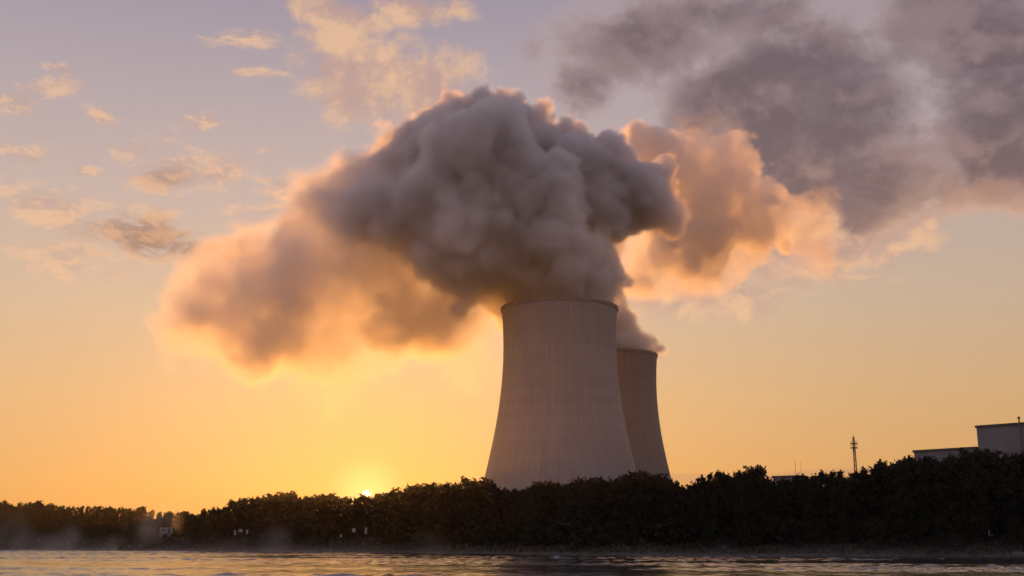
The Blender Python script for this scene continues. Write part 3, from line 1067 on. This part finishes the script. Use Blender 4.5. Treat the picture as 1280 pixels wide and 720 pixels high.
marker(295, 663, .75, 2.0, 24, 'tall narrow white board, leftmost of three close together on the dark bank')
marker(302, 661.5, 1.5, 1.2, 27, 'squarish white board in the middle of three close together on the bank')
marker(310, 662.5, .8, 1.6, 24, 'narrow white board, rightmost of three close together on the dark bank')
marker(427, 668, .7, .9, 15, 'tiny faint white board low on the bank, left of the setting sun')
marker(443, 660.5, 1.3, 1.4, 24, 'squarish pale board on the bank just left below the setting sun')
marker(458, 659.5, .8, 2.4, 24, 'tall slim pale board on the bank straight below the setting sun')
marker(1234, 662.5, .45, 1.3, 24, 'white post board with a plank at its foot, below the power station blocks', True)


def boulder(name, loc, s, seed, label):
    rg = np.random.default_rng(seed)
    bm = bmesh.new()
    bmesh.ops.create_icosphere(bm, subdivisions=3, radius=1.0)
    k = rg.normal(0, 1.6, (10, 3)); ph = rg.uniform(0, 6.28, 10)
    for v in bm.verts:
        n = np.array(v.co)
        d = 1+.09*np.sum(np.sin(k@n*1.6+ph))/2
        v.co = Vector((n[0]*s[0]*d, n[1]*s[1]*d, max(-.6, n[2])*s[2]*d))
    me = bpy.data.meshes.new(name); bm.to_mesh(me); bm.free()
    me.materials.append(stone)
    o = bpy.data.objects.new(name, me); COL.objects.link(o); o.location = loc
    tag(o, label, 'boulder')


stone = plain('grey_stone', (.11, .11, .115), .85, .3, 1.2)
x, y = spot_on_bank(1268, 2); boulder('boulder', (x, y, .4), (1.9, 1.4, 1.0), 3, 'large grey boulder at the water edge by the right frame edge')
x, y = spot_on_bank(1255, 1.4); boulder('boulder', (x, y, .2), (.9, .8, .55), 5, 'smaller grey boulder left of the large one at the water edge')


# ------------------------------------------------------------------ mist on the water
def mist():
    G = Grid((-330, 262, -.6), (210, 585, 26), (3.6, 3.6, .9), 5)
    X = G.ax[0]; Y = G.ax[1][None, :, None]; Z = G.ax[2][None, None, :]
    B = np.interp(X, _bx, _by)[:, None, None]
    o_ = Y-B
    band = sstep(-75, -12, o_)*sstep(16, 2, o_)
    clump = sstep(-.8, 1.5, G.fbm(26, 4, .6, (1.5, 1, .35)))
    hgt = .55 + 1.3*sstep(-1, 1.5, G.fbm(45, 3, .6, (1, 1, 5)))
    d = band*np.exp(-np.maximum(Z, 0)/hgt)*(.12+.88*clump)*.55
    # rags of mist that rise before the left wood
    w = np.zeros_like(d)
    n = G.fbm(11, 4, .65, (1, 1, 1.6))
    for u, v, r, y, k in ((90, 668, 9, 535, .7), (84, 680, 12, 528, .6), (147, 668, 9, 525, .8), (152, 658, 7, 528, .5), (138, 680, 10, 515, .7), (188, 660, 12, 505, .8), (200, 646, 8, 508, .6), (203, 636, 7, 512, .4), (178, 668, 10, 500, .6),
                          (60, 684, 14, 530, .4), (30, 676, 16, 535, .3), (215, 652, 9, 512, .35), (350, 686, 16, 432, .3), (540, 690, 16, 385, .25), (900, 692, 14, 318, .25), (10, 664, 20, 540, .2)):
        c, rr = px_sphere(u, v, r, y)
        q = np.sqrt(((X[:, None, None]-c[0])/1.15)**2+((Y-c[1])/1.5)**2+((Z-c[2])/1.5)**2)/rr
        w = np.maximum(w, k*sstep(1.25, .1, q+.28*n))
    d = d + w*2.0
    d *= sstep(26, 20, Z)*sstep(-.7, -.2, Z)
    m = steam_material('river_mist', .022, .5, (.95, .93, .91), 3.0)
    o = grid_volume('river_mist', G, d, m)
    tag(o, 'thin mist lying on the river along the far bank with rags rising before the left wood', kind='stuff')


mist()


# ------------------------------------------------------------------ haze over everything
def haze():
    m = bpy.data.materials.new('haze_air'); m.use_nodes = True
    N, L = m.node_tree.nodes, m.node_tree.links
    N.clear()
    o_ = N.new('ShaderNodeOutputMaterial'); v = N.new('ShaderNodeVolumePrincipled')
    v.inputs['Color'].default_value = (.95, .93, .92, 1)
    v.inputs['Density'].default_value = .000032
    v.inputs['Anisotropy'].default_value = .8
    v.inputs['Density Attribute'].default_value = ''
    L.new(v.outputs[0], o_.inputs['Volume'])
    m.cycles.homogeneous_volume = True
    b = MB().box((0, 460, 205), (1700, 1340, 420))
    o = b.build('haze', m)
    tag(o, 'thin evening haze in the air over the river and the plant', kind='stuff')


HAZE = True
if HAZE: haze()

# ------------------------------------------------------------------ render settings
SC.view_settings.view_transform = 'Standard'
SC.view_settings.look = 'None'
SC.view_settings.exposure = 0
SC.view_settings.gamma = 1
SC.view_settings.use_curve_mapping = False
cy = SC.cycles
cy.use_denoising = True
cy.max_bounces = 12
cy.diffuse_bounces = 2
cy.glossy_bounces = 2
cy.transmission_bounces = 2
cy.volume_bounces = 10
cy.transparent_max_bounces = 8
cy.use_adaptive_sampling = True
cy.adaptive_threshold = .02
cy.sample_clamp_indirect = 4
cy.caustics_reflective = False
cy.caustics_refractive = False
cy.volume_step_rate = 1.0
cy.volume_max_steps = 512
